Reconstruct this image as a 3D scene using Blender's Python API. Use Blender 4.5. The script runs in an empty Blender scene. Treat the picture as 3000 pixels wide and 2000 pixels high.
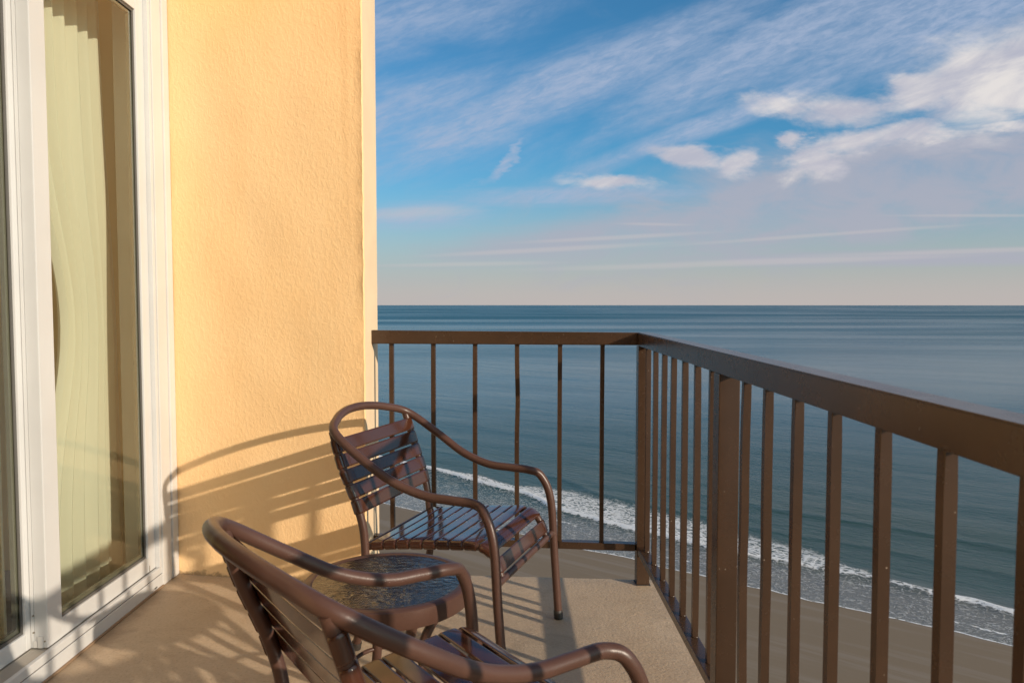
import bpy, bmesh, math, random
from mathutils import Vector, Matrix, noise as mnoise
R = math.radians
random.seed(7)
sc = bpy.context.scene
C = sc.collection

# ------------------------------------------------------------------ camera
CAM_H = 1.184
cam = bpy.data.cameras.new('camera'); co = bpy.data.objects.new('camera', cam); C.objects.link(co)
co.location = (0, 0, CAM_H)
co.rotation_euler = (R(90 - 2.792), 0, R(-0.366))
cam.lens = 26.33; cam.sensor_width = 36; cam.clip_start = .05; cam.clip_end = 200000
cam.dof.use_dof = True; cam.dof.focus_distance = 4.2; cam.dof.aperture_fstop = 9
sc.camera = co
sc.render.resolution_x = 1024; sc.render.resolution_y = 682
sc.view_settings.view_transform = 'Standard'; sc.view_settings.look = 'None'
sc.view_settings.exposure = 0.08; sc.view_settings.gamma = 1.0

# ------------------------------------------------------------------ node helpers
class NT:
    def __init__(s, nt): s.t = nt
    def n(s, typ, **k):
        x = s.t.nodes.new(typ)
        for a, b in k.items(): setattr(x, a, b)
        return x
    def put(s, sock, v):
        if v is None: return
        if isinstance(v, bpy.types.NodeSocket): s.t.links.new(v, sock)
        else:
            try: sock.default_value = v
            except Exception: sock.default_value = (v[0], v[1], v[2], 1)
    def m(s, op, a, b=None, c=None, clamp=False):
        x = s.n('ShaderNodeMath', operation=op, use_clamp=clamp)
        s.put(x.inputs[0], a)
        if b is not None: s.put(x.inputs[1], b)
        if c is not None: s.put(x.inputs[2], c)
        return x.outputs[0]
    def vm(s, op, a, b=None):
        x = s.n('ShaderNodeVectorMath', operation=op); s.put(x.inputs[0], a)
        if b is not None: s.put(x.inputs[1], b)
        return x.outputs[0]
    def xyz(s, a=0, b=0, c=0):
        x = s.n('ShaderNodeCombineXYZ')
        for i, v in enumerate((a, b, c)): s.put(x.inputs[i], v)
        return x.outputs[0]
    def sep(s, v):
        x = s.n('ShaderNodeSeparateXYZ'); s.put(x.inputs[0], v); return x.outputs
    def noise(s, vec, scale, detail=4, rough=.5, dist=0):
        x = s.n('ShaderNodeTexNoise'); s.put(x.inputs['Vector'], vec)
        x.inputs['Scale'].default_value = scale; x.inputs['Detail'].default_value = detail
        x.inputs['Roughness'].default_value = rough; x.inputs['Distortion'].default_value = dist
        return x.outputs['Fac']
    def voro(s, vec, scale, feature='F1', rnd=1.0):
        x = s.n('ShaderNodeTexVoronoi', feature=feature); s.put(x.inputs['Vector'], vec)
        x.inputs['Scale'].default_value = scale; x.inputs['Randomness'].default_value = rnd
        return x.outputs['Distance']
    def ss(s, v, a, b, lo=0, hi=1):
        x = s.n('ShaderNodeMapRange', interpolation_type='SMOOTHSTEP'); s.put(x.inputs[0], v)
        for i, q in zip((1, 2, 3, 4), (a, b, lo, hi)): s.put(x.inputs[i], q)
        return x.outputs[0]
    def lin(s, v, a, b, lo=0, hi=1):
        x = s.n('ShaderNodeMapRange'); s.put(x.inputs[0], v)
        for i, q in zip((1, 2, 3, 4), (a, b, lo, hi)): s.put(x.inputs[i], q)
        return x.outputs[0]
    def mix(s, f, a, b, blend='MIX'):
        x = s.n('ShaderNodeMix', data_type='RGBA', blend_type=blend); x.clamp_factor = True
        s.put(x.inputs[0], f); s.put(x.inputs[6], a); s.put(x.inputs[7], b)
        return x.outputs[2]
    def obj(s): return s.n('ShaderNodeTexCoord').outputs['Object']
    def bump(s, h, strength=.5, dist=.01, normal=None):
        x = s.n('ShaderNodeBump'); x.inputs['Strength'].default_value = strength
        x.inputs['Distance'].default_value = dist; s.put(x.inputs['Height'], h)
        if normal is not None: s.put(x.inputs['Normal'], normal)
        return x.outputs[0]
def rgb(r, g, b): return (r, g, b, 1)
def material(name, base=(.5, .5, .5), rough=.5, metal=0, **k):
    m = bpy.data.materials.new(name); m.use_nodes = True
    nt = NT(m.node_tree); b = m.node_tree.nodes['Principled BSDF']
    b.inputs['Base Color'].default_value = rgb(*base); b.inputs['Roughness'].default_value = rough
    b.inputs['Metallic'].default_value = metal
    for a, v in k.items(): nt.put(b.inputs[a], v)
    return m, nt, b

# ------------------------------------------------------------------ sun and sky
AZ, EL = 37.0, 17.5          # degrees: azimuth from +X towards -Y (behind the camera, right), elevation
sdir = Vector((math.cos(R(AZ)) * math.cos(R(EL)), -math.sin(R(AZ)) * math.cos(R(EL)), math.sin(R(EL))))
sun = bpy.data.lights.new('sun', 'SUN'); sun.energy = 4.2; sun.angle = R(.8); sun.color = (1, .85, .68)
so = bpy.data.objects.new('sun', sun); C.objects.link(so)
so.rotation_euler = sdir.to_track_quat('Z', 'Y').to_euler(); so.location = (20, -15, 12)

world = bpy.data.worlds.new('World'); sc.world = world; world.use_nodes = True
w = NT(world.node_tree); bg = world.node_tree.nodes['Background']
SKY_S = .10
bg.inputs['Strength'].default_value = SKY_S
sky = w.n('ShaderNodeTexSky', sky_type='NISHITA'); sky.sun_disc = False
sky.sun_elevation = R(EL); sky.sun_rotation = R(90 + AZ)
sky.altitude = 40; sky.air_density = 1.0; sky.dust_density = 1.0; sky.ozone_density = 2.2
d = w.n('ShaderNodeTexCoord').outputs['Generated']
X, Y, Z = w.sep(d)
Yp = w.m('MAXIMUM', Y, .02)
a_ = w.m('DIVIDE', X, Yp); e_ = w.m('DIVIDE', Z, Yp)      # tan azimuth, tan elevation over the sea
front = w.ss(Y, .05, .3)
base = w.mix(1.0, sky.outputs[0], rgb(.42, 1.0, 1.26), 'MULTIPLY')
def P(c): return tuple(v / SKY_S for v in c)
# pale warm band above the sea horizon
hz = w.ss(Z, .0, .22, 1, 0)
hz = w.m('POWER', hz, 1.5)
base = w.mix(w.m('MULTIPLY', hz, .85), base, rgb(*P((.49, .455, .445))))
# warp the sky coordinates a little so that clouds tear at their edges
wt = w.n('ShaderNodeTexNoise'); w.put(wt.inputs['Vector'], w.xyz(w.m('MULTIPLY', a_, 7), w.m('MULTIPLY', e_, 16), .7))
wt.inputs['Scale'].default_value = 1; wt.inputs['Detail'].default_value = 8; wt.inputs['Roughness'].default_value = .62
wc = w.sep(wt.outputs['Color'])
aw = w.m('ADD', a_, w.m('MULTIPLY', w.m('SUBTRACT', wc[0], .5), .16)); ew = w.m('ADD', e_, w.m('MULTIPLY', w.m('SUBTRACT', wc[1], .5), .055))
# noise fields (streaky)
cr_, sr_ = math.cos(R(20)), math.sin(R(20))
ra = w.m('ADD', w.m('MULTIPLY', a_, cr_), w.m('MULTIPLY', e_, sr_))
re = w.m('SUBTRACT', w.m('MULTIPLY', e_, cr_), w.m('MULTIPLY', a_, sr_))
n1 = w.noise(w.xyz(w.m('MULTIPLY', ra, 5), w.m('MULTIPLY', re, 17), 1.3), 1, 9, .62, .4)
n2 = w.noise(w.xyz(w.m('MULTIPLY', a_, 9), w.m('MULTIPLY', e_, 22), 5.1), 1, 10, .6, .5)
n3 = w.noise(w.xyz(w.m('MULTIPLY', ra, 26), w.m('MULTIPLY', re, 95), 2.2), 1, 9, .68, .35)
n4 = w.noise(w.xyz(w.m('MULTIPLY', a_, 2.5), w.m('MULTIPLY', e_, 36), 9.1), 1, 8, .6, .3)
def feat(px, py, rx, ry, rot, nz, k, lo, hi, wp=1):
    """soft elliptical bank of cloud at a direction in the sky (tan azimuth, tan elevation)"""
    ca, ce = (px - 1165) / 1720, (701 - py) / 1720
    c, s = math.cos(R(rot)), math.sin(R(rot))
    da = w.m('SUBTRACT', aw if wp else a_, ca); de = w.m('SUBTRACT', ew if wp else e_, ce)
    u = w.m('MULTIPLY', w.m('ADD', w.m('MULTIPLY', da, c), w.m('MULTIPLY', de, s)), 1720 / rx)
    v = w.m('MULTIPLY', w.m('SUBTRACT', w.m('MULTIPLY', de, c), w.m('MULTIPLY', da, s)), 1720 / ry)
    r2 = w.m('ADD', w.m('MULTIPLY', u, u), w.m('MULTIPLY', v, v))
    g = w.m('EXPONENT', w.m('MULTIPLY', r2, -1))
    f = w.m('ADD', g, w.m('MULTIPLY', w.m('SUBTRACT', nz, .5), k))
    return w.ss(f, lo, hi)
def add(lst):
    o = lst[0]
    for q in lst[1:]: o = w.m('MAXIMUM', o, q)
    return o
veil = add([feat(1290, 205, 640, 78, 22, n1, 1.2, .15, 1.05, 0),
            feat(930, 250, 330, 85, 14, n1, 1.2, .15, 1.15, 0),
            feat(1750, 120, 520, 85, 27, n1, 1.2, .15, 1.05, 0),
            feat(2150, 50, 460, 120, 20, n1, 1.3, .15, 1.0, 0),
            feat(1640, 285, 480, 34, 20, n1, 1.1, .2, 1.0, 0),
            feat(930, 60, 460, 130, 12, n1, 1.3, .3, 1.3, 0),
            feat(1150, 378, 110, 16, 38, n1, 1.0, .35, 1.2),
            feat(960, 495, 200, 40, 4, n4, 1.0, .2, 1.1, 0),
            feat(1300, 455, 420, 30, 2, n4, 1.2, .3, 1.2, 0)])
bank = add([feat(2080, 425, 800, 120, 10, n2, .8, .06, .72, 0),
            feat(1500, 515, 600, 50, 9, n4, 1.0, .12, .95, 0),
            feat(2250, 590, 800, 24, 1, n4, .9, .12, .85, 0)])
puff = add([feat(1410, 428, 135, 24, -3, n2, 1.0, .26, .95),
            feat(1600, 362, 110, 30, -10, n2, 1.2, .28, 1.0),
            feat(1705, 378, 75, 34, 8, n2, 1.1, .28, .95),
            feat(1880, 365, 100, 46, 30, n2, 1.3, .30, 1.05),
            feat(1780, 250, 120, 34, -4, n2, 1.3, .32, 1.05),
            feat(1930, 262, 170, 46, -4, n2, 1.2, .26, 1.0),
            feat(2080, 310, 190, 34, 6, n2, 1.2, .28, 1.0),
            feat(2120, 215, 170, 60, 22, n2, 1.0, .22, .85),
            feat(2320, 175, 285, 120, 18, n2, .9, .18, .8),
            feat(2290, 290, 130, 20, 2, n2, 1.2, .28, 1.0),
            feat(1830, 322, 40, 28, 0, n2, 1.0, .30, .95),
            feat(1960, 335, 120, 34, 10, n2, 1.2, .28, 1.0)])
veil = w.m('MULTIPLY', w.m('MULTIPLY', veil, w.ss(n3, .30, .70, .55, 1.15)), w.m('MULTIPLY', front, .78))
bank = w.m('MULTIPLY', w.m('MULTIPLY', bank, w.ss(n2, .30, .60, .62, 1.0)), w.m('MULTIPLY', front, .86))
thin = add([feat(1750, 603, 560, 9, 2, n4, .7, .2, 1.0, 0), feat(2250, 577, 420, 8, 2, n4, .8, .2, 1.0, 0), feat(1250, 575, 360, 7, 3, n4, .8, .25, 1.1, 0),
            feat(2250, 497, 320, 5, 0, n4, .8, .3, 1.1, 0), feat(1500, 517, 110, 5, -1, n4, .8, .3, 1.1, 0), feat(960, 490, 170, 22, 3, n4, 1.2, .3, 1.1, 0),
            feat(1060, 608, 260, 7, 1, n4, .8, .3, 1.1, 0), feat(1400, 548, 260, 6, 3, n4, .8, .25, 1.1, 0), feat(1900, 540, 420, 6, 4, n4, .8, .25, 1.1, 0)])
thin = w.m('MULTIPLY', thin, w.m('MULTIPLY', front, .36))
puff = w.m('MULTIPLY', puff, w.m('MULTIPLY', front, .93))
shade = w.ss(n1, .35, .68)
pk = w.m('MULTIPLY', w.ss(Z, .0, .05, 1, 0), w.m('MULTIPLY', front, .35))
base = w.mix(pk, base, rgb(*P((.56, .47, .44))))
colr = w.mix(veil, base, rgb(*P((.37, .445, .60))))
colr = w.mix(bank, colr, rgb(*P((.40, .405, .48))))
colr = w.mix(thin, colr, rgb(*P((.58, .53, .52))))
colr = w.mix(puff, colr, w.mix(shade, rgb(*P((.47, .47, .55))), rgb(*P((.78, .73, .70)))))
# unseen broken cloud over the rest of the sky, brightened to light the wall
pv = w.vm('DIVIDE', d, w.xyz(w.m('ADD', w.m('ABSOLUTE', Z), .12), w.m('ADD', w.m('ABSOLUTE', Z), .12), 1))
n5 = w.noise(pv, 1.1, 8, .6, .4)
rest = w.m('MULTIPLY', w.ss(n5, .42, .66), w.m('MULTIPLY', w.m('SUBTRACT', 1, front), .8))
colr = w.mix(rest, colr, rgb(*P((1.05, .95, .86))))
world.node_tree.links.new(colr, bg.inputs['Color'])
try: world.cycles.sampling_method = 'MANUAL'; world.cycles.sample_map_resolution = 1024
except Exception: pass

# ------------------------------------------------------------------ object helpers
def link(name, bm, mat, parent=None, smooth=False, recalc=True):
    if recalc: bmesh.ops.recalc_face_normals(bm, faces=bm.faces[:])
    me = bpy.data.meshes.new(name); bm.to_mesh(me); bm.free()
    for m in (mat if isinstance(mat, (list, tuple)) else [mat]): me.materials.append(m)
    if smooth:
        for p in me.polygons: p.use_smooth = True
        me.set_sharp_from_angle(angle=R(38))
    o = bpy.data.objects.new(name, me); C.objects.link(o)
    if parent: o.parent = parent
    return o
def tag(o, label=None, cat=None, group=None, kind=None):
    if label: o['label'] = label
    if cat: o['category'] = cat
    if group: o['group'] = group
    if kind: o['kind'] = kind
    return o
def empty(name, loc=(0, 0, 0), rz=0):
    o = bpy.data.objects.new(name, None); C.objects.link(o); o.location = loc; o.rotation_euler = (0, 0, rz)
    o.empty_display_size = .1
    return o
def box(bm, x0, x1, y0, y1, z0, z1, bev=0):
    vs = [bm.verts.new(p) for p in ((x0,y0,z0),(x1,y0,z0),(x1,y1,z0),(x0,y1,z0),(x0,y0,z1),(x1,y0,z1),(x1,y1,z1),(x0,y1,z1))]
    fs = [bm.faces.new([vs[i] for i in q]) for q in ((0,3,2,1),(4,5,6,7),(0,1,5,4),(1,2,6,5),(2,3,7,6),(3,0,4,7))]
    if bev:
        es = list({e for f in fs for e in f.edges})
        bmesh.ops.bevel(bm, geom=es, offset=bev, segments=2, affect='EDGES', profile=.6)
    return vs
def catmull(P, n=8):
    P = [Vector(p) for p in P]
    Q = [2*P[0]-P[1]] + P + [2*P[-1]-P[-2]]
    out = []
    for i in range(1, len(Q)-2):
        p0, p1, p2, p3 = Q[i-1:i+3]
        for k in range(n):
            t = k/n
            out.append(.5*((2*p1)+(-p0+p2)*t+(2*p0-5*p1+4*p2-p3)*t*t+(-p0+3*p1-3*p2+p3)*t**3))
    out.append(P[-1]); return out
def tube(bm, pts, r, seg=20, cap=True):
    rings = []; up = None
    for i, p in enumerate(pts):
        t = (pts[min(i+1, len(pts)-1)] - pts[max(i-1, 0)]).normalized()
        if up is None: up = t.orthogonal().normalized()
        up = (up - t*up.dot(t)).normalized(); s = t.cross(up)
        rr = r[i] if isinstance(r, list) else r
        rings.append([bm.verts.new(p + (up*math.cos(a) + s*math.sin(a))*rr) for a in [2*math.pi*k/seg for k in range(seg)]])
    for A, B in zip(rings, rings[1:]):
        for k in range(seg): bm.faces.new((A[k], A[(k+1) % seg], B[(k+1) % seg], B[k]))
    if cap: bm.faces.new(rings[0][::-1]); bm.faces.new(rings[-1])
    return rings

# ------------------------------------------------------------------ materials
def m_stucco():
    m, n, b = material('painted_stucco', (.84, .52, .19), .85)
    o = n.obj()
    big = n.noise(o, 1.1, 3, .5); fine = n.noise(o, 90, 6, .6)
    trow = n.noise(n.vm('MULTIPLY', o, (1.0, 1.0, .6)), 70, 5, .62, .7)
    pit = n.voro(o, 75)
    blot = n.noise(n.vm('MULTIPLY', o, (1, 1, .5)), 4.5, 6, .6, .4)
    col = n.mix(n.ss(big, .3, .7), rgb(.93, .60, .285), rgb(.95, .645, .335))
    col = n.mix(n.m('MULTIPLY', n.ss(blot, .42, .72), .35), col, rgb(.97, .69, .37))
    col = n.mix(n.ss(pit, .0, .05, .25, 0), col, rgb(.45, .25, .1))
    zone = n.noise(n.vm('MULTIPLY', o, (1.6, 1.6, .35)), 1.6, 4, .55)
    col = n.mix(n.ss(zone, .45, .62, 0, .16), col, rgb(.90, .54, .22))
    drip = n.noise(n.vm('MULTIPLY', o, (14, 14, .5)), 1, 4, .6)
    col = n.mix(n.ss(drip, .60, .75, 0, .22), col, rgb(.72, .44, .20))
    # grime where the wall meets the floor
    z = n.sep(o)[2]
    g = n.ss(n.m('ADD', z, n.m('MULTIPLY', n.noise(o, 26, 6, .7), -.09)), -.048, -.022, .75, 0)
    col = n.mix(g, col, rgb(.25, .17, .1))
    n.put(b.inputs['Base Color'], col)
    h = n.m('ADD', n.m('MULTIPLY', n.ss(trow, .40, .66), .75), n.m('MULTIPLY', fine, .35))
    h = n.m('ADD', h, n.m('MULTIPLY', n.noise(o, 22, 5, .65), .5))
    n.put(b.inputs['Normal'], n.bump(h, .42, .0024))
    return m
def m_floor():
    m, n, b = material('textured_deck_coating', (.40, .29, .18), .62)
    o = n.obj()
    big = n.noise(o, 1.6, 5, .6); mid = n.noise(o, 11, 5, .6)
    gr = n.noise(o, 105, 5, .68); gr2 = n.noise(o, 62, 4, .6)
    col = n.mix(n.ss(big, .3, .72), rgb(.45, .33, .215), rgb(.55, .42, .285))
    col = n.mix(n.ss(mid, .45, .75, 0, .35), col, rgb(.34, .24, .15))
    col = n.mix(n.ss(gr, .5, .70, 0, .40), col, rgb(.62, .49, .34))
    col = n.mix(n.ss(gr, .30, .46, .45, 0), col, rgb(.20, .145, .09))
    sp = n.voro(o, 13)
    col = n.mix(n.ss(sp, .0, .035, .6, 0), col, rgb(.12, .09, .06))
    st = n.noise(o, 3.2, 7, .66, .8)
    col = n.mix(n.ss(st, .52, .68, 0, .38), col, rgb(.27, .20, .13))
    edge = n.noise(o, 4.5, 6, .6); xs = n.sep(o)
    joint = n.m('ADD', n.m('MULTIPLY', n.m('SUBTRACT', edge, .5), .12), n.m('ABSOLUTE', n.m('ADD', xs[0], 1.45)))
    col = n.mix(n.ss(joint, .0, .07, .55, 0), col, rgb(.22, .16, .10))
    n.put(b.inputs['Base Color'], col)
    n.put(b.inputs['Roughness'], n.lin(big, .3, .7, .55, .75))
    n.put(b.inputs['Normal'], n.bump(n.m('ADD', n.m('MULTIPLY', gr2, .6), n.m('MULTIPLY', gr, .5)), .8, .005))
    return m
def m_paint(name, base, rough, speck=0, orange=.12, coat=0):
    m, n, b = material(name, base, rough)
    o = n.obj()
    big = n.noise(o, 7, 5, .6)
    d_ = tuple(c*.88 for c in base); l_ = tuple(min(1, c*1.10) for c in base)
    col = n.mix(n.ss(big, .3, .7), rgb(*d_), rgb(*l_))
    if speck:
        v = n.voro(o, 48); gate = n.noise(o, 6, 3, .5)
        col = n.mix(n.m('MULTIPLY', n.ss(v, .03, .075, speck, 0), n.ss(gate, .50, .58)), col, rgb(.46, .38, .30))
    n.put(b.inputs['Base Color'], col)
    n.put(b.inputs['Roughness'], n.lin(n.noise(o, 25, 4, .6), .3, .7, rough*.92, rough*1.1))
    n.put(b.inputs['Normal'], n.bump(n.noise(o, 160, 3, .5), orange, .002))
    b.inputs['Specular IOR Level'].default_value = .38
    if coat: b.inputs['Coat Weight'].default_value = coat; b.inputs['Coat Roughness'].default_value = .08
    return m
def m_vinyl(name, base, rough=.3):
    m, n, b = material(name, base, rough)
    o = n.obj()
    n.put(b.inputs['Base Color'], n.mix(n.ss(n.noise(o, 3, 3), .3, .7), rgb(*[c*.93 for c in base]), rgb(*base)))
    n.put(b.inputs['Roughness'], n.lin(n.noise(o, 12, 4), .3, .7, rough*.8, rough*1.2))
    return m
STUCCO = m_stucco(); FLOOR = m_floor()
RAIL = m_paint('brown_railing_paint', (.056, .031, .018), .26, speck=.9, orange=.06)
CHAIR = m_paint('mauve_brown_powder_coat', (.086, .043, .031), .34, orange=.15)
STRAP = m_vinyl('glossy_brown_vinyl', (.066, .023, .012), .13)
STRAP.node_tree.nodes['Principled BSDF'].inputs['Coat Weight'].default_value = .3; STRAP.node_tree.nodes['Principled BSDF'].inputs['Coat Roughness'].default_value = .07
WHITE = m_vinyl('almond_white_vinyl', (.60, .60, .585), .38)
WHITE2 = m_vinyl('white_trim_paint', (.60, .585, .555), .5)
CREAM = m_vinyl('cream_edge_paint', (.80, .60, .38), .8)
GASKET = material('grey_gasket_rubber', (.10, .095, .085), .6)[0]
SPACER = material('grey_window_spacer', (.22, .20, .17), .45)[0]
def m_track():
    m, n, b = material('ribbed_aluminium_track', (.42, .38, .32), .45)
    return m
TRACK = m_track()
CAP = material('dark_plastic_cap', (.03, .024, .02), .55)[0]
STEEL = material('dull_steel_screw', (.3, .26, .2), .4, .8)[0]
def m_glass(name, tint, rough=.0, bump=0, ior=1.5, gl=(1, 1, 1)):
    m = bpy.data.materials.new(name); m.use_nodes = True; n = NT(m.node_tree); m.node_tree.nodes.clear()
    out = n.n('ShaderNodeOutputMaterial')
    t = n.n('ShaderNodeBsdfTransparent'); t.inputs[0].default_value = rgb(*tint)
    g = n.n('ShaderNodeBsdfGlossy'); g.inputs['Roughness'].default_value = rough; g.inputs['Color'].default_value = rgb(*gl)
    f = n.n('ShaderNodeFresnel'); f.inputs[0].default_value = ior
    mx = n.n('ShaderNodeMixShader'); fac = n.m('MULTIPLY', f.outputs[0], 1.25, clamp=True)
    if bump:
        o = n.obj()
        h = n.noise(n.vm('MULTIPLY', o, (.7, 1.4, 1)), 52, 2, .45, .8)
        nm = n.bump(h, bump, .01); n.put(g.inputs['Normal'], nm); n.put(f.inputs['Normal'], nm)
    n.t.links.new(fac, mx.inputs[0]); n.t.links.new(t.outputs[0], mx.inputs[1]); n.t.links.new(g.outputs[0], mx.inputs[2])
    n.t.links.new(mx.outputs[0], out.inputs[0])
    return m
GLASS = m_glass('tinted_door_glass', (.90, .95, .84))
def m_tableglass():
    m, n, b = material('rippled_table_glass', (.75, .85, .78), .06)
    b.inputs['Transmission Weight'].default_value = .8; b.inputs['IOR'].default_value = 1.45
    b.inputs['Base Color'].default_value = rgb(.72, .80, .74)
    o = n.obj()
    h = n.noise(n.vm('MULTIPLY', o, (1, 1.7, 1)), 42, 3, .5, .9)
    n.put(b.inputs['Normal'], n.bump(h, .6, .012))
    return m
TGLASS = m_glass('rippled_table_glass', (.76, .80, .73), .15, bump=.30, ior=1.55)
def m_curtain(name, base, trans=.35):
    m, n, b = material(name, base, .9)
    o = n.obj()
    wv = n.noise(n.vm('MULTIPLY', o, (1, 1, .02)), 900, 2, .5)
    n.put(b.inputs['Base Color'], n.mix(n.m('MULTIPLY', wv, .25), rgb(*base), rgb(*[c*.8 for c in base])))
    b.inputs['Sheen Weight'].default_value = .2
    n.put(b.inputs['Normal'], n.bump(wv, .1, .001))
    out = n.t.nodes['Material Output']
    tl = n.n('ShaderNodeBsdfTranslucent'); tl.inputs[0].default_value = rgb(*base)
    mx = n.n('ShaderNodeMixShader'); mx.inputs[0].default_value = trans
    n.t.links.new(b.outputs[0], mx.inputs[1]); n.t.links.new(tl.outputs[0], mx.inputs[2]); n.t.links.new(mx.outputs[0], out.inputs[0])
    return m
SHEER = m_curtain('pale_green_curtain', (.92, .89, .82), .25)
ROOM = material('tan_room_paint', (.92, .76, .46), .9)[0]
CARPET = material('dark_room_carpet', (.10, .07, .045), .95)[0]

# ------------------------------------------------------------------ sea, beach
H = 38.0; SEAZ = CAM_H - H
def interp(t, pts):
    pts = sorted(pts)
    if t <= pts[0][0]: return pts[0][1]
    for (a, b), (c, d2) in zip(pts, pts[1:]):
        if t <= c:
            k = (t-a)/(c-a); k = k*k*(3-2*k)
            return b + (d2-b)*k
    return pts[-1][1]
inner = [(4.5,3.5),(3.2,3.33),(2.37,3.185),(1.81,2.975),(1.52,2.95),(1.1,2.90),(.61,2.92),(.28,2.89),(.09,2.86),(-.5,2.84),(-1.5,2.9)]
outer = [(4.5,3.55),(3.2,3.40),(2.8,3.42),(2.45,3.34),(2.3,3.42),(2.1,3.47),(1.79,3.44),(1.5,3.38),(1.114,3.28),(.9,3.24),(.6,3.06),(.45,2.96),(.1,2.96),(-.5,2.95),(-1.5,3.1)]
line1 = [(4.5,3.1),(3.2,3.02),(2.39,2.92),(1.84,2.87),(1.42,2.77),(1.08,2.81),(.6,2.87),(.1,2.80),(-.6,2.75)]
line2 = [(4.5,2.9),(3.2,2.82),(2.4,2.74),(1.8,2.76),(1.42,2.70),(1.02,2.733),(.48,2.78),(.2,2.70),(-.6,2.68)]
def nz(x, y, s=0): return mnoise.noise(Vector((x, y, s)))
def vshore(u): return 2.605 + .020*nz(u*1.3, 0, 3) + .022*nz(u*4, 0, 1) + .008*nz(u*14, 0, 2)
ax_u = Vector((-.798, .602, 0)).normalized(); ax_v = Vector((.602, .798, 0)).normalized()
def grid_sea():
    us = [-1500, -400, -120, -40, -15, -6, -3, -2, -1.4]
    u = -1.1
    while u < 4.4: us.append(u); u += .016
    us += [4.5, 4.8, 5.4, 6.5, 8.5, 12, 20, 45, 130, 450, 1500]
    vs = []; v = 0
    while v < 1.15: vs.append(v); v += .012
    st = .014
    while v < 1500: vs.append(v); v += st; st *= 1.17
    vs.append(1800)
    bm = bmesh.new(); lay = bm.verts.layers.float.new('foam'); lay2 = bm.verts.layers.float.new('depth')
    rows = []
    for u in us:
        s0 = vshore(u); row = []
        vi = interp(u, inner) + .03*nz(u*3, 1, 5) + .012*nz(u*11, 1, 6); vo = interp(u, outer) + .03*nz(u*5, 7, 5)
        l1 = interp(u, line1) + .03*nz(u*2.2, 3, 9) + .012*nz(u*9, 0, 9); l2 = interp(u, line2) + .03*nz(u*2.6, 6, 4) + .012*nz(u*9, 5, 4)
        for k in vs:
            v = s0 + k
            f = 0.; z = 0.
            if v < 3.8 and -3 < u < 6:
                core = math.exp(-((v-vi-.018)/.028)**2) * (.85 + .4*max(0, .5+nz(u*2.5, 4, 8)))
                if u < 1.5: core *= .35 + .65*max(0, min(1, (u-.9)/.5)) if u > .3 else .75
                f = max(f, core)
                if vi < v < vo:
                    q = (v-vi)/(vo-vi)
                    dens = .70 if u > 2.35 else .62
                    f = max(f, dens * min(1, (1-q)*3.2) * (1-.25*q))
                if v < vi:
                    f = max(f, .33 + .06*nz(u*5, v*9, 2))
                f = max(f, .70*math.exp(-((v-l1)/.0065)**2) * max(0, .55+.8*nz(u*3, 2, 7)))
                f = max(f, .75*math.exp(-((v-l2)/.006)**2) * max(0, .55+.8*nz(u*3, 8, 3)))
                f = max(f, .95*math.exp(-(k/.0065)**2))
                z = .55*math.exp(-((v-vi-.02)/.03)**2) + .05*math.exp(-((v-l1)/.012)**2)
                for off, amp in ((.42, .16), (.78, .14)):
                    z += amp*math.exp(-((v-vi-off-.05*nz(u*1.2, off, 1))/.035)**2)
            z *= min(1, k/.05)
            if k > .4: z += .10*math.sin((v*H)/3.1 + 2*nz(u*.8, v*.8, 3)) * min(1, (k-.4)*2) * max(0, 1-k/6)
            p = (ax_u*u + ax_v*v)*H
            vt = bm.verts.new((p.x, p.y, SEAZ + .03 + z)); vt[lay] = f; vt[lay2] = k
            row.append(vt)
        rows.append(row)
    for A, B in zip(rows, rows[1:]):
        for i in range(len(vs)-1): bm.faces.new((A[i], B[i], B[i+1], A[i+1]))
    return bm
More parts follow.
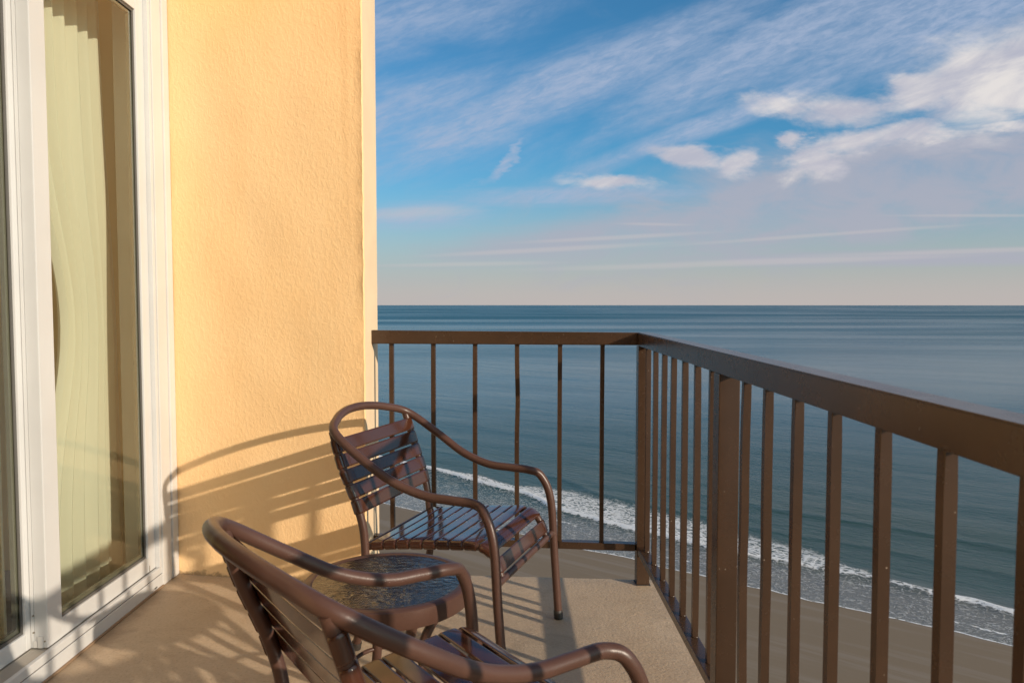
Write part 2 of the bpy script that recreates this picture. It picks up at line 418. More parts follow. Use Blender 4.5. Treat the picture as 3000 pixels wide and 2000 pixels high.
def m_sea():
    m, n, b = material('sea_water', (.02, .05, .06), .12)
    b.inputs['IOR'].default_value = 1.33; b.inputs['Specular Tint'].default_value = rgb(.72, .94, 1)
    o = n.obj()
    at = n.n('ShaderNodeAttribute', attribute_name='foam').outputs['Fac']
    dp = n.n('ShaderNodeAttribute', attribute_name='depth').outputs['Fac']
    rot = n.n('ShaderNodeVectorRotate', rotation_type='Z_AXIS'); n.put(rot.inputs['Vector'], o)
    rot.inputs['Angle'].default_value = -math.atan2(ax_u.y, ax_u.x)      # x along the shore, y off shore
    r = rot.outputs[0]
    rs = n.vm('MULTIPLY', r, (.55, 1.0, 1))
    warp = n.n('ShaderNodeTexNoise'); n.put(warp.inputs['Vector'], rs); warp.inputs['Scale'].default_value = .5; warp.inputs['Detail'].default_value = 4
    wv = n.vm('ADD', rs, n.vm('MULTIPLY', warp.outputs['Color'], (2.4, 2.4, 0)))
    lace = n.voro(wv, 1.5, 'DISTANCE_TO_EDGE'); lace2 = n.voro(wv, 3.8, 'DISTANCE_TO_EDGE')
    fine = n.noise(wv, 4.5, 8, .74, .6)
    pat = n.m('ADD', n.ss(lace, 0, .32, .22, -.18), n.m('ADD', n.ss(lace2, 0, .3, .12, -.1), n.m('MULTIPLY', n.m('SUBTRACT', fine, .5), 1.15)))
    fo = n.ss(n.m('ADD', at, pat), .47, .70)
    fo = n.m('MULTIPLY', fo, n.ss(at, .02, .2))
    fo = n.m('MULTIPLY', fo, n.ss(at, .36, .60, .50, 1.0))
    deep = rgb(.008, .098, .138); mid = rgb(.036, .072, .056); shal = rgb(.205, .195, .175)
    col = n.mix(n.ss(dp, .3, 5.5), mid, deep)
    patch = n.noise(n.vm('MULTIPLY', r, (.006, .02, 1)), 1, 4, .5)
    col = n.mix(n.ss(patch, .35, .7, 0, .4), col, rgb(.02, .085, .105))
    col = n.mix(n.m('ADD', n.ss(dp, .16, .50, .92, 0), 0), col, shal)
    col = n.mix(fo, col, rgb(.80, .78, .74))
    n.put(b.inputs['Base Color'], col)
    n.put(b.inputs['Specular IOR Level'], n.m('MULTIPLY', n.lin(dp, .1, 6, .34, .11), n.ss(n.noise(n.vm('MULTIPLY', o, (.0009, .0045, 1)), 1, 5, .6), .38, .62, .7, 1.7)))
    n.put(b.inputs['Roughness'], n.m('MAXIMUM', n.m('MULTIPLY', fo, .8), n.lin(dp, .5, 40, .16, .30)))
    h1 = n.noise(n.vm('MULTIPLY', r, (.45, 1.0, 1)), .9, 6, .62, .3)
    h2 = n.noise(n.vm('MULTIPLY', r, (.2, 1.0, 1)), .16, 4, .55, .2)
    h3 = n.noise(n.vm('MULTIPLY', r, (.3, 1.0, 1)), .012, 4, .55, .2)
    h = n.m('ADD', n.m('MULTIPLY', h1, .28), n.m('ADD', n.m('MULTIPLY', h2, .45), n.m('MULTIPLY', h3, 4)))
    h = n.m('ADD', h, n.m('MULTIPLY', fo, .22))
    slick = n.noise(n.vm('MULTIPLY', o, (.0007, .0035, 1)), 1, 6, .62, .3)
    bp = n.bump(h, .8, 1.0); n.put(bp.node.inputs['Strength'], n.ss(slick, .36, .66, .92, .52))
    n.put(b.inputs['Roughness'], n.m('MAXIMUM', n.m('MULTIPLY', fo, .8), n.m('MULTIPLY', n.lin(dp, .5, 40, .18, .36), n.ss(slick, .38, .64, 1.15, .65))))
    n.put(b.inputs['Normal'], bp)
    return m
tag(link('sea', grid_sea(), m_sea(), smooth=True, recalc=False), kind='structure')
def m_sand():
    m, n, b = material('wet_beach_sand', (.2, .17, .14), .6)
    o = n.obj()
    rot = n.n('ShaderNodeVectorRotate', rotation_type='Z_AXIS'); n.put(rot.inputs['Vector'], o)
    rot.inputs['Angle'].default_value = -math.atan2(ax_u.y, ax_u.x)
    r = rot.outputs[0]; v = n.sep(r)[1]
    wob = n.noise(n.vm('MULTIPLY', r, (.05, .05, 1)), 1, 4, .5)
    vv = n.m('ADD', v, n.m('MULTIPLY', n.m('SUBTRACT', wob, .5), 14))
    band = n.noise(n.vm('MULTIPLY', r, (.02, .35, 1)), 1, 5, .6, .3)
    gr = n.noise(o, 3.5, 6, .7)
    col = n.mix(n.ss(vv, H*2.6-26, H*2.6-2), rgb(.215, .152, .088), rgb(.110, .080, .062))
    col = n.mix(n.ss(band, .48, .60, 0, .8), col, rgb(.25, .19, .13))
    col = n.mix(n.ss(gr, .55, .8, 0, .3), col, rgb(.12, .1, .085))
    wr = n.m('ABSOLUTE', n.m('SUBTRACT', n.m('ADD', v, n.m('MULTIPLY', n.m('SUBTRACT', n.noise(n.vm('MULTIPLY', r, (.09, .09, 1)), 1, 6, .6), .5), 5)), H*2.6-7))
    col = n.mix(n.m('MULTIPLY', n.ss(wr, .0, .35, .5, 0), n.ss(n.noise(o, .5, 4), .42, .6)), col, rgb(.34, .30, .27))
    fl = n.voro(o, .9)
    col = n.mix(n.m('MULTIPLY', n.ss(fl, .0, .07, .8, 0), n.ss(n.noise(o, .11, 3), .58, .66)), col, rgb(.55, .52, .5))
    n.put(b.inputs['Base Color'], col)
    n.put(b.inputs['Roughness'], n.ss(vv, H*2.6-24, H*2.6-3, .72, .18))
    n.put(b.inputs['Normal'], n.bump(n.m('ADD', gr, n.m('MULTIPLY', band, 2)), .25, .06))
    return m
bm = bmesh.new()
q = [ax_u*a*H + ax_v*b2*H for a, b2 in ((-1500, -60), (1500, -60), (1500, 2.9), (-1500, 2.9))]
bm.faces.new([bm.verts.new((p.x, p.y, SEAZ)) for p in q])
tag(link('beach', bm, m_sand()), kind='structure')

# ------------------------------------------------------------------ balcony floor
WA = Vector((-1.451, 3.264, 0)); WB = Vector((-.590, 3.10, 0))
bm = bmesh.new()
pts = [(-1.60, -2.0), (.66, -2.0), (.66, 3.175), (-.58, 3.265), (-1.60, 3.36)]
lo = [bm.verts.new((x, y, -.18)) for x, y in pts]; hi = [bm.verts.new((x, y, 0)) for x, y in pts]
bm.faces.new(lo[::-1]); bm.faces.new(hi)
for i in range(5): bm.faces.new((lo[i], lo[(i+1) % 5], hi[(i+1) % 5], hi[i]))
bmesh.ops.bevel(bm, geom=[e for e in bm.edges if e.verts[0].co.z > -.01 and e.verts[1].co.z > -.01], offset=.006, segments=2, affect='EDGES')
tag(link('balcony_floor', bm, FLOOR), kind='structure')

# ------------------------------------------------------------------ stucco pillar wall (slightly uneven surface and edge)
def uneven_panel(bm, A, B, z0, z1, nrm, amp, du=.03, off=0):
    L = (B-A).length; nu = max(2, int(L/du)); nzv = int((z1-z0)/du)
    g = []
    for i in range(nu+1):
        col = []
        for k in range(nzv+1):
            p = A.lerp(B, i/nu); z = z0 + (z1-z0)*k/nzv
            q = nrm*(amp*mnoise.noise(Vector((p.x*5, p.y*5, z*4)))+off)
            col.append(bm.verts.new((p.x+q.x, p.y+q.y, z)))
        g.append(col)
    for i in range(nu):
        for k in range(nzv): bm.faces.new((g[i][k], g[i+1][k], g[i+1][k+1], g[i][k+1]))
    return g
wall = empty('stucco_wall', (0, 0, 0)); tag(wall, 'yellow stucco wall standing between the glass door and the sea view', 'wall')
nrm = Vector((-.187, -.982, 0)).normalized()
WE = Vector((-.592, 3.44, 0))
bm = bmesh.new()
g1 = uneven_panel(bm, WA + Vector((-.2, .038, 0)), WB + Vector((-.012, .002, 0)), -.0, 3.6, nrm, .004)
# rough trowelled arris between front and edge faces
g2 = []
for k, vtx in enumerate(g1[-1]):
    z = vtx.co.z; j = .004*mnoise.noise(Vector((z*22, 3, 1))) + .003*mnoise.noise(Vector((z*70, 1, 1)))
    g2.append([bm.verts.new((WB.x-.004+j*.6, WB.y-.001+j, z)), bm.verts.new((WB.x+j*.4, WB.y+.012+j, z))])
for k in range(len(g2)-1):
    bm.faces.new((g1[-1][k], g2[k][0], g2[k+1][0], g1[-1][k+1])); bm.faces.new((g2[k][0], g2[k][1], g2[k+1][1], g2[k+1][0]))
link('front_face', bm, STUCCO, wall, smooth=True)
bm = bmesh.new()
rows = []
for k in range(241):
    z = 3.6*k/240; j = .0035*mnoise.noise(Vector((z*18, 9, 1)))+.002*mnoise.noise(Vector((z*60, 4, 1)))
    rows.append([bm.verts.new((WB.x-.001, WB.y+.010, z)), bm.verts.new((WE.x-.001, WE.y-.012+j, z)), bm.verts.new((WE.x-.012+j, WE.y, z)), bm.verts.new((WE.x-.9, WE.y, z))])
for A, B in zip(rows, rows[1:]):
    for i in range(3): bm.faces.new((A[i], A[i+1], B[i+1], B[i]))
link('edge_face', bm, CREAM, wall)
bm = bmesh.new()
box(bm, -1.75, WB.x, 3.275, WE.y, SEAZ, -.001)
link('lower_wall', bm, CREAM, wall)
# wall round the door
bm = bmesh.new()
box(bm, -1.62, -1.458, -2.0, .40, 0, 3.6); box(bm, -1.62, -1.458, .40, 3.262, 2.50, 3.6)
link('door_wall', bm, STUCCO, wall)
bm = bmesh.new(); box(bm, -1.62, .66, -2.2, -2.0, -.18, 3.6)  # unseen wall behind the camera, kept for its bounce light
link('unseen_end_wall', bm, STUCCO, wall)

# ------------------------------------------------------------------ sliding glass door
door = empty('sliding_door', (-1.455, 1.9, 0)); tag(door, 'white framed sliding glass door at the left with two tall panes', 'door')
inv = door.matrix_world.inverted() if False else Matrix.Translation((1.455, -1.9, 0))
def dpart(name, bm, mat, parent=None, smooth=False):
    for v in bm.verts: v.co = inv @ v.co
    return link(name, bm, mat, parent or door, smooth)
DY0 = .42
bm = bmesh.new()      # sill with raised lip and a joint line
box(bm, -1.62, -1.455, DY0, 3.124, .001, .053, .003)
box(bm, -1.474, -1.4575, DY0, 3.124, .0555, .084, .003)
dpart('sill', bm, WHITE)
bm = bmesh.new(); box(bm, -1.4735, -1.459, DY0, 3.12, .0525, .056)
dpart('sill_joint', bm, GASKET)
bm = bmesh.new()      # ribbed track between lip and sliding panel
box(bm, -1.62, -1.4745, DY0, 3.12, .053, .0785)
for i in range(7):
    x = -1.4795 - i*.0075
    box(bm, x-.0022, x+.0022, DY0, 2.36, .0785, .0825, 0)
dpart('track', bm, TRACK)
bm = bmesh.new()      # jamb and head of the outer frame
box(bm, -1.60, -1.457, 3.101, 3.122, .0845, 2.455, .002)
box(bm, -1.60, -1.457, DY0, 3.122, 2.4575, 2.50, .002)
box(bm, -1.60, -1.457, DY0, DY0+.06, .0845, 2.455, .002)
dpart('outer_frame', bm, WHITE)
bm = bmesh.new()      # wide trim board and corner bead
box(bm, -1.47, -1.452, 3.123, 3.205, 0.001, 2.52, .003)
box(bm, -1.468, -1.446, 3.207, 3.262, 0.001, 3.6, .006)
dpart('trim_board', bm, WHITE2)
def panel(name, xf, y0, y1, gy0, gy1, z0, z1, gz0, gz1, th=.042):
    bm = bmesh.new(); e = .0015
    box(bm, xf-th, xf, y0, gy0, z0, z1, .003); box(bm, xf-th, xf, gy1, y1, z0, z1, .003)
    box(bm, xf-th, xf-e, gy0, gy1, z0, gz0, .003); box(bm, xf-th, xf-e, gy0, gy1, gz1, z1, .003)
    if name == 'fixed_panel': box(bm, xf-th-.0115, xf-th-.0005, y0, gy0-.004, z0, z1, .001)
    p = dpart(name, bm, WHITE)
    bm = bmesh.new(); g = .010; xg = xf-.009
    for a in ((gy0, gy0+g, gz0, gz1), (gy1-g, gy1, gz0, gz1), (gy0+g, gy1-g, gz0, gz0+g), (gy0+g, gy1-g, gz1-g, gz1)):
        box(bm, xg-.004, xg, *a)
    gk = dpart('gasket', bm, GASKET, door); gk.parent = p
    bm = bmesh.new(); s = .012
    for a in ((gy0, gy0+g+s, gz0, gz1), (gy1-g-s, gy1, gz0, gz1), (gy0+g+s, gy1-g-s, gz0, gz0+g+s), (gy0+g+s, gy1-g-s, gz1-g-s, gz1)):
        box(bm, xg-.020, xg-.008, *a)
    sp = dpart('spacer', bm, SPACER); sp.parent = p
    bm = bmesh.new()
    v = [bm.verts.new((xg-.0055, y, z)) for y, z in ((gy0+.001, gz0+.001), (gy1-.001, gz0+.001), (gy1-.001, gz1-.001), (gy0+.001, gz1-.001))]
    bm.faces.new(v)
    gl = dpart('glass', bm, GLASS); gl.parent = p
    return p
pr = panel('fixed_panel', -1.475, 2.364, 3.100, 2.444, 3.040, .0845, 2.44, .147, 2.353)
pl = panel('sliding_panel', -1.530, DY0+.062, 2.43, DY0+.15, 2.343, .0835, 2.44, .140, 2.353)
bm = bmesh.new()
for (x, z) in ((-1.519, .19), (-1.519, .135), (-1.484, .107)):
    bmesh.ops.create_cone(bm, cap_ends=True, segments=12, radius1=.0028, radius2=.0028, depth=.003, matrix=Matrix.Translation((x, 2.3635, z)) @ Matrix.Rotation(R(90), 4, 'X'))
box(bm, -1.475, -1.4735, 3.047, 3.0495, .087, .112)
sc1 = dpart('screw', bm, STEEL)
bm = bmesh.new(); box(bm, -1.505, -1.489, 2.358, 2.3638, .086, .124, .002); box(bm, -1.520, -1.507, 2.360, 2.3638, .086, .108, .002)
dpart('catch', bm, WHITE2)
bm = bmesh.new(); box(bm, -1.4555, -1.4538, 3.045, 3.068, .012, .018)
dpart('weep_slot', bm, GASKET)
bm = bmesh.new(); box(bm, -1.456, -1.447, DY0, 3.12, .0005, .007, .002)
dpart('sealant_bead', bm, material('old_brown_sealant', (.26, .17, .10), .8)[0])

# ------------------------------------------------------------------ room behind the door
bm = bmesh.new()
x0, x1, y0, y1, z0, z1 = -4.6, -1.6205, -.6, 3.34, -.02, 2.62
vs = [bm.verts.new(p) for p in ((x0,y0,z0),(x1,y0,z0),(x1,y1,z0),(x0,y1,z0),(x0,y0,z1),(x1,y0,z1),(x1,y1,z1),(x0,y1,z1))]
for qd in ((4,5,6,7),(0,1,5,4),(2,3,7,6),(3,0,4,7)): bm.faces.new([vs[i] for i in qd])
room = empty('room_interior', (-3, 1.5, 0)); tag(room, 'dim tan walled room seen behind the glass of the door', 'room')
def rpart(name, bm, mat):
    for v in bm.verts: v.co = v.co - Vector((-3, 1.5, 0))
    return link(name, bm, mat, room)
rpart('wall', bm, ROOM)
bm = bmesh.new(); bm.faces.new([bm.verts.new(p) for p in ((x0,y0,-.01),(x1+.01,y0,-.01),(x1+.01,y1,-.01),(x0,y1,-.01))]); rpart('floor', bm, CARPET)
bm = bmesh.new(); box(bm, -1.700, -1.678, 3.325, 3.339, 1.18, 1.93); rpart('wall_batten', bm, material('ochre_batten', (.62, .42, .14), .8)[0])

def curtain(name, yl, yr, x, zt, zb, folds, label, flare_l=0, flare_r=0, seed=0):
    random.seed(seed)
    bm = bmesh.new(); nu, nv = folds*14, 50
    ph = [random.uniform(.7, 1.3) for _ in range(folds+1)]; dep = [random.uniform(.018, .036) for _ in range(folds+1)]
    g = []
    for k in range(nv+1):
        t = k/nv; z = zt+(zb-zt)*t
        a = yl; fl_ = flare_l(t) if flare_l else 0; b2 = yr + flare_r(t) if flare_r else yr
        row = []
        for i in range(nu+1):
            s = i/nu; f = s*folds; fi = int(min(f, folds-1)); fr = f-fi
            dd = dep[fi]*(1-fr)+dep[fi+1]*fr
            wv = math.sin(2*math.pi*(f + .13*math.sin(2.3*f)) + .25*math.sin(t*2.0))
            row.append(bm.verts.new((x + dd*wv + .008*mnoise.noise(Vector((s*6, t*3, seed))), a+(b2-a)*(s+.02*math.sin(f*2.1)) + fl_*(1-s)**1.25, z)))
        g.append(row)
    for A, B in zip(g, g[1:]):
        for i in range(nu): bm.faces.new((A[i], A[i+1], B[i+1], B[i]))
    o = link(name, bm, SHEER, smooth=True, recalc=False); tag(o, label, 'curtain', 'curtains hanging inside the glass door'); return o
curtain('curtain', 2.62, 3.17, -1.685, 2.44, .03, 7, 'pale green pleated curtain behind the right-hand door pane',
        flare_l=lambda t: .205*math.exp(-((t-.55)/.21)**2), flare_r=lambda t: .10*t, seed=4)
curtain('curtain', 2.34, 2.53, -1.70, 2.44, .03, 2, 'narrow pale green curtain behind the left-hand door pane',
        flare_l=lambda t: .03*t, seed=9)

# ------------------------------------------------------------------ railing
RX0, RX1 = .547, .604          # inner and outer faces of the side top rail
ZR0, ZR1 = .998, 1.055
rail = empty('balcony_railing', (.575, 3.14, 0)); tag(rail, 'dark brown metal balcony railing with square balusters along the sea side', 'railing')
ri = Matrix.Translation((-.575, -3.14, 0))
def rp(name, bm, mat=RAIL, parent=None):
    for v in bm.verts: v.co = ri @ v.co
    return link(name, bm, mat, parent or rail)
FA = Vector((.547, 3.135, 0)); FB = Vector((-.600, 3.265, 0))       # inner line of the front segment
fd = (FB-FA).normalized(); fn = Vector((-fd.y, fd.x, 0));
if fn.y < 0: fn = -fn
YC = 3.135; RY0 = -1.98
# top rails mitred at the corner
def prism(bm, quad, z0, z1, bev=0):
    lo = [bm.verts.new((p[0], p[1], z0)) for p in quad]; hi = [bm.verts.new((p[0], p[1], z1)) for p in quad]
    fs = [bm.faces.new(lo[::-1]), bm.faces.new(hi)]
    for i in range(len(quad)): fs.append(bm.faces.new((lo[i], lo[(i+1) % len(quad)], hi[(i+1) % len(quad)], hi[i])))
    if bev: bmesh.ops.bevel(bm, geom=list({e for f in fs for e in f.edges}), offset=bev, segments=2, affect='EDGES')
wdt = RX1-RX0
cin = Vector((RX0, YC, 0)); cout = cin + Vector((wdt, wdt*1.08, 0))
fo_in = FB; fo_out = FB + fn*wdt
bm = bmesh.new(); prism(bm, [(RX0, RY0), (RX1, RY0), (cout.x, cout.y), (cin.x, cin.y)], ZR0, ZR1, .003); 
for v in bm.verts: v.co.z += .002 + (.0056 if v.co.z < 1.02 else .0050)*(v.co.y-.8)
rp('top_rail', bm)
bm = bmesh.new(); prism(bm, [(cin.x, cin.y), (cout.x, cout.y), (fo_out.x, fo_out.y), (fo_in.x, fo_in.y)], ZR0-.001, ZR1-.001, .003)
for v in bm.verts: v.co.z += .014 + (.006*(RX0-v.co.x)/1.15 if v.co.z > 1.02 else .004)
rp('top_rail', bm)
# bottom rails
ZB0, ZB1 = .136, .166
bw = .040; bo = (wdt-bw)/2
bm = bmesh.new(); box(bm, RX0+.002, RX0+.002+bw, RY0, 1.917, ZB0, ZB1, .002); rp('bottom_rail', bm)
bm = bmesh.new(); box(bm, RX0+.002, RX0+.002+bw, 1.974, YC-.002, ZB0, ZB1, .002); rp('bottom_rail', bm)
bm = bmesh.new()
a0 = FA + fd*.003 + fn*.006; a1 = FB + fn*.006
prism(bm, [(a0.x, a0.y), (a1.x, a1.y), (a1.x+fn.x*bw, a1.y+fn.y*bw), (a0.x+fn.x*bw, a0.y+fn.y*bw)], ZB0, ZB1, .002); rp('bottom_rail', bm)
# posts
def post(x, y, s=.054):
    bm = bmesh.new(); box(bm, x, x+s, y, y+s, .004, ZR0+.001+.0056*(y-.8), .002); p = rp('post', bm)
    bm = bmesh.new(); box(bm, x-.004, x+s+.004, y-.004, y+s+.004, 0.001, .004, 0); rp('base_plate', bm, CAP, p)
    return p
post(RX0, 3.11); post(RX0, 1.920); post(RX0, .02)
def ztilt(y): return .0052*(y-.8) if y < YC+.2 else .0122
def baluster(x, y, ang=0, bend=None, s=.0185, z0=ZB1, z1=None):
    z1 = z1 or ZR0+.001+.0056*(y-.8)
    bm = bmesh.new(); n = 14; rings = []
    c, sn = math.cos(ang), math.sin(ang)
    for k in range(n+1):
        t = k/n; z = z0+(z1-z0)*t
        dx = dy = 0
        if bend:
            q = bend[0]*math.sin(math.pi*t) + bend[1]*math.exp(-((t-bend[2])/.12)**2)
            dx, dy = q*c, q*sn
            q2 = bend[3]*math.sin(math.pi*t) if len(bend) > 3 else 0
            dx -= q2*sn; dy += q2*c
        rings.append([bm.verts.new((x+dx+ (c*a-sn*b)*s/2, y+dy+(sn*a+c*b)*s/2, z)) for a, b in ((-1,-1),(1,-1),(1,1),(-1,1))])
    for A, B in zip(rings, rings[1:]):
        for i in range(4): bm.faces.new((A[i], A[(i+1) % 4], B[(i+1) % 4], B[i]))
    bm.faces.new(rings[0][::-1]); bm.faces.new(rings[-1])
    # weld beads where the bar meets the rails
    bmesh.ops.bevel(bm, geom=[e for e in bm.edges if abs(e.verts[0].co.z-e.verts[1].co.z) > .02], offset=.0016, segments=1, affect='EDGES')
    for zz in (z0+.0012, z1-.0012):
        for a0, b0 in ((1, 0), (-1, 0), (0, 1), (0, -1)):
            cx_, cy_ = x+(c*a0-sn*b0)*s/2, y+(sn*a0+c*b0)*s/2
            mt = Matrix.Translation((cx_, cy_, zz)) @ Matrix.Rotation(ang, 4, 'Z') @ Matrix.Diagonal((.0022 if a0 else s*.46, .0022 if b0 else s*.46, .0019, 1))
            bmesh.ops.create_icosphere(bm, subdivisions=1, radius=1, matrix=mt)
    return rp('baluster', bm)
BX = .567 + .00925
ysn = [3.040, 2.887, 2.721, 2.568, 2.405, 2.247, 2.079]
ys2 = [1.781, 1.632, 1.463, 1.296, 1.126, .959, .800, .64, .48, .32, .17]
k = 0
for y in ysn: baluster(BX, y+.009, 0, (.0015*math.sin(y*9), 0, .5))
for i, y in enumerate(ys2):
    bd = [(-.001, .002, .6, .011), (.001, .002, .5, .006)][i] if i < 2 else (.0015*math.sin(y*7), 0, .5)
    baluster(BX, y+.009, 0, bd)
y = -.10
while y > RY0+.05: baluster(BX, y); y -= .165
# front segment balusters, at the screen directions measured on the photo
fang = math.atan2(fd.y, fd.x)+math.pi
for i, (xl, xr) in enumerate(((893.7,905),(990,1000.8),(1086.2,1096.4),(1182.7,1193),(1281.8,1291.5),(1379.5,1389.3))):
    a = ((xl+xr)/2-1165)/1720            # x / y of the baluster centre
    c0 = FA + fn*.026
    t = (a*c0.y - c0.x)/(fd.x - a*fd.y)
    p = c0 + fd*t
    baluster(p.x, p.y, fang, (-.001, .004 if i == 3 else 0, .72), z1=ZR0+.016)

# ------------------------------------------------------------------ strap chair
LOOP = [(.337,.286,.0),(.318,.290,.2496),(.3034,.289,.4511),(.2691,.278,.5409),(.2265,.2600,.5638),(.1489,.2592,.5683),(.0590,.2612,.5749),(-.0484,.2694,.6101),(-.1613,.2770,.6780),(-.2815,.2570,.7572),(-.3325,.1640,.7896),(-.3560,.0732,.8040),(-.3620,0,.8075)]
UP = [(-.2931,.2515,.7600),(-.2552,.2533,.6427),(-.2063,.2444,.5174),(-.1819,.2383,.3997),(-.1821,.2412,.2053),(-.2457,.1990,.0)]
SR = [(-.186,.232,.372),(-.15,.225,.380),(-.06,.225,.394),(.06,.225,.407),(.15,.225,.415),(.205,.225,.420),(.243,.225,.416),(.270,.225,.400),(.288,.225,.370),(.303,.225,.333)]
TR = .0150
def arclen(pts):
    L = [0]
    for a, b in zip(pts, pts[1:]): L.append(L[-1]+(b-a).length)
    return L
def at(pts, L, s):
    for i in range(len(L)-1):
        if s <= L[i+1] or i == len(L)-2:
            t = (s-L[i])/(L[i+1]-L[i]); return pts[i].lerp(pts[i+1], t), (pts[i+1]-pts[i]).normalized()
def strap(pts, L, s0, s1, rr, front, sag=0, th=.0032):
    """flat vinyl band from one side rail to the other, wrapped round both tubes; pts on the +w rail"""
    bm = bmesh.new(); rows = []
    for kk, edge in ((0, 0), (.035, .6), (.09, 1), (.125, 1), (.5, 1), (.875, 1), (.91, 1), (.965, .6), (1, 0)):
        s = s0+(s1-s0)*kk; p, t = at(pts, L, s)
        W = Vector((0, 1, 0)); N = t.cross(W).normalized()
        if N.dot(front) < 0: N = -N
        w0 = p.y; c0 = Vector((p.x, 0, p.z))
        prof = []
        A = 11
        for j in range(A+1):               # wrap on the -w tube, from its back round the outside to its front
            a = R(-150 + 150*j/A); prof.append((-w0 + math.sin(a)*rr, math.cos(a)*rr))
        for j in range(1, 12):
            q = j/12; prof.append((-w0+2*w0*q, rr - sag*math.sin(math.pi*q)))
        for j in range(A+1):
            a = R(150*j/A); prof.append((w0 + math.sin(a)*rr, math.cos(a)*rr))
        out, inn = [], []
        for i, (pw, pn) in enumerate(prof):
            a = prof[max(i-1, 0)]; b = prof[min(i+1, len(prof)-1)]
            tx, ty = b[0]-a[0], b[1]-a[1]; l = math.hypot(tx, ty); nx, ny = -ty/l, tx/l
            o1 = th*(.35+.65*edge)
            out.append(bm.verts.new(c0 + W*(pw+nx*o1) + N*(pn+ny*o1))); inn.append(bm.verts.new(c0 + W*pw + N*pn))
        rows.append((out, inn))
    n = len(rows[0][0])
    for (o1, i1), (o2, i2) in zip(rows, rows[1:]):
        for i in range(n-1):
            bm.faces.new((o1[i], o1[i+1], o2[i+1], o2[i])); bm.faces.new((i1[i], i2[i], i2[i+1], i1[i+1]))
        bm.faces.new((o1[0], o2[0], i2[0], i1[0])); bm.faces.new((o1[-1], i1[-1], i2[-1], o2[-1]))
    for (o1, i1) in (rows[0], rows[-1]):
        for i in range(n-1): bm.faces.new((o1[i], i1[i], i1[i+1], o1[i+1]))
    return bm
def make_chair():
    root = empty('strap_chair')
    half = catmull([(x, wv, z) for x, wv, z in LOOP], 8)
    full = half + [Vector((p.x, -p.y, p.z)) for p in half[::-1][1:]]
    bm = bmesh.new(); tube(bm, full, TR, 20); arm = link('arm_frame', bm, CHAIR, root, True)
    up = catmull(UP, 8); sr = catmull(SR, 8)
    for sg in (1, -1):
        mir = lambda P_: [Vector((p.x, sg*p.y, p.z)) for p in P_]
        bm = bmesh.new(); tube(bm, mir(up), .0140, 18); leg = link('rear_leg', bm, CHAIR, root, True)
        bm = bmesh.new(); tube(bm, mir(sr), .0125, 16); link('seat_rail', bm, CHAIR, root, True)
        for P_, own in ((half[:3], arm), (up[::-1][:3], leg)):
            P_ = mir(P_)
            a = P_[0]; dr = (P_[1]-P_[0]).normalized()
            bm = bmesh.new(); tube(bm, [a - dr*.002, a - dr*.002+dr*.004, a+dr*.030, a+dr*.033], [.012, .0172, .0172, .0158], 18); link('foot_cap', bm, CAP, own, True)
    bm = bmesh.new(); tube(bm, [Vector((.310, y, .326)) for y in (-.284, -.1, .1, .284)], .0120, 18); link('crossbar', bm, CHAIR, root, True)
    bm = bmesh.new(); tube(bm, [Vector((-.184, y, .374)) for y in (-.236, -.1, .1, .236)], .0100, 16); link('crossbar', bm, CHAIR, root, True)
    # back straps
    L = arclen(up); tops = .028; wd = .0468; gap = .0065
    for i in range(5):
        s0 = tops + i*(wd+gap); bm = strap(up, L, s0, s0+wd, .0145, Vector((1, 0, .2)), sag=.004)
        link('back_strap', bm, STRAP, root, True)
    L = arclen(sr); s = .030
    for i in range(8):
        bm = strap(sr, L, s, s+.0432, .0130, Vector((0, 0, 1)), sag=.0025); link('seat_strap', bm, STRAP, root, True); s += .0485
    s = L[-1]
    for a, b in ((.117, .073), (.056, .012)):
        bm = strap(sr, L, s-a, s-b, .0130, Vector((.6, 0, .8)), sag=.003); link('seat_strap', bm, STRAP, root, True)
    return root
def copy_thing(src):
    r = src.copy(); C.objects.link(r)
    for ch in src.children:
        c = ch.copy(); C.objects.link(c); c.parent = r
        for g in ch.children:
            d2 = g.copy(); C.objects.link(d2); d2.parent = c
    return r
ch1 = make_chair()
tag(ch1, 'brown strap patio chair by the yellow wall, farther from the viewer beyond the round table', 'chair', 'brown strap patio chairs')
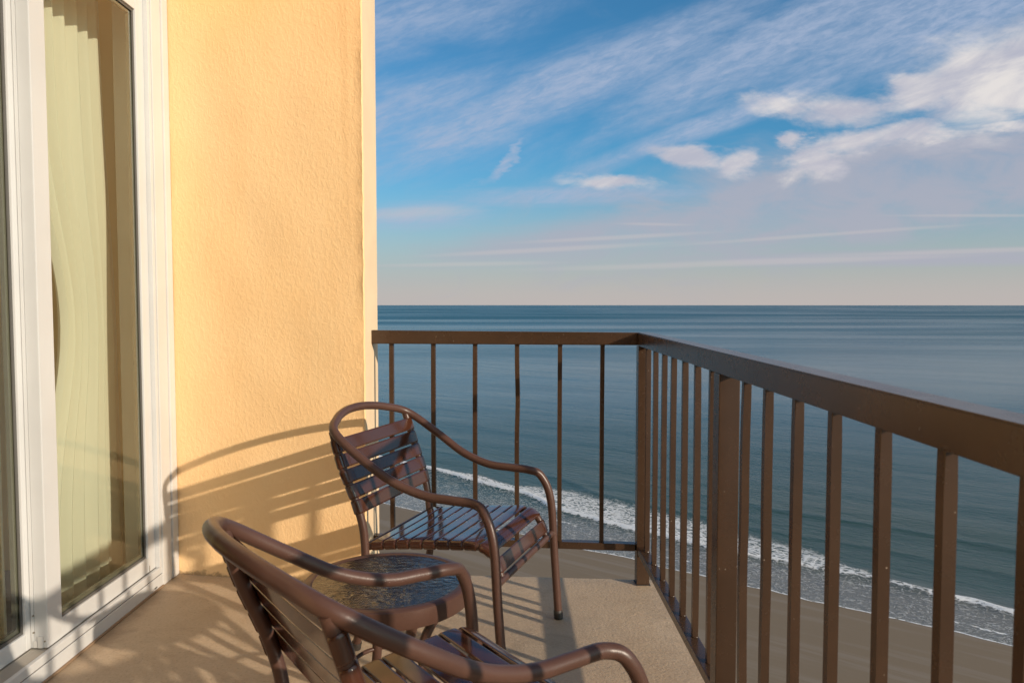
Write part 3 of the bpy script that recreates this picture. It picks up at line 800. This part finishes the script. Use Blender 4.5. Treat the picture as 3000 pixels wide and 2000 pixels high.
ch1.location = (-.2226, 2.6312, 0); ch1.rotation_euler = (0, 0, -.3625)
ch2 = copy_thing(ch1)
tag(ch2, 'brown strap patio chair in the near foreground, cut by the bottom edge', 'chair', 'brown strap patio chairs')
ch2.location = (-.1619, 1.3906, 0); ch2.rotation_euler = (0, 0, .6381)

# ------------------------------------------------------------------ round side table
tb = empty('side_table', (-.328, 2.022, 0)); tag(tb, 'small round brown table with rippled glass top between the two chairs', 'table')
RT, ZT = .2290, .434
bm = bmesh.new()
prof = [(RT-.030, ZT-.008), (RT-.028, ZT-.001), (RT-.024, ZT+.001), (RT-.006, ZT), (RT-.001, ZT-.004), (RT, ZT-.012), (RT, ZT-.044), (RT-.003, ZT-.050), (RT-.010, ZT-.050), (RT-.014, ZT-.044), (RT-.014, ZT-.012), (RT-.030, ZT-.012)]
rings = []
for k in range(96):
    a = 2*math.pi*k/96; rings.append([bm.verts.new((r_*math.cos(a), r_*math.sin(a), z)) for r_, z in prof])
for k in range(96):
    A, B = rings[k], rings[(k+1) % 96]
    for i in range(len(prof)): bm.faces.new((A[i], B[i], B[(i+1) % len(prof)], A[(i+1) % len(prof)]))
link('rim', bm, CHAIR, tb, True)
bm = bmesh.new()
bmesh.ops.create_cone(bm, cap_ends=True, segments=96, radius1=RT-.0265, radius2=RT-.0265, depth=.005, matrix=Matrix.Translation((0, 0, ZT-.0035)))
link('glass_top', bm, TGLASS, tb)
for k in range(4):
    a = R(-62 + 90*k); c, s = math.cos(a), math.sin(a)
    P_ = [(.196, .388), (.165, .33), (.115, .26), (.098, .20), (.118, .13), (.16, .06), (.195, .0)]
    pts = catmull([(c*r_, s*r_, z) for r_, z in P_], 6)
    bm = bmesh.new(); tube(bm, pts, .0135, 16); link('leg', bm, CHAIR, tb, True)
bm = bmesh.new()
tube(bm, [Vector((.098*math.cos(2*math.pi*k/40), .098*math.sin(2*math.pi*k/40), .20)) for k in range(41)], .006, 10, cap=False); link('ring', bm, CHAIR, tb, True)
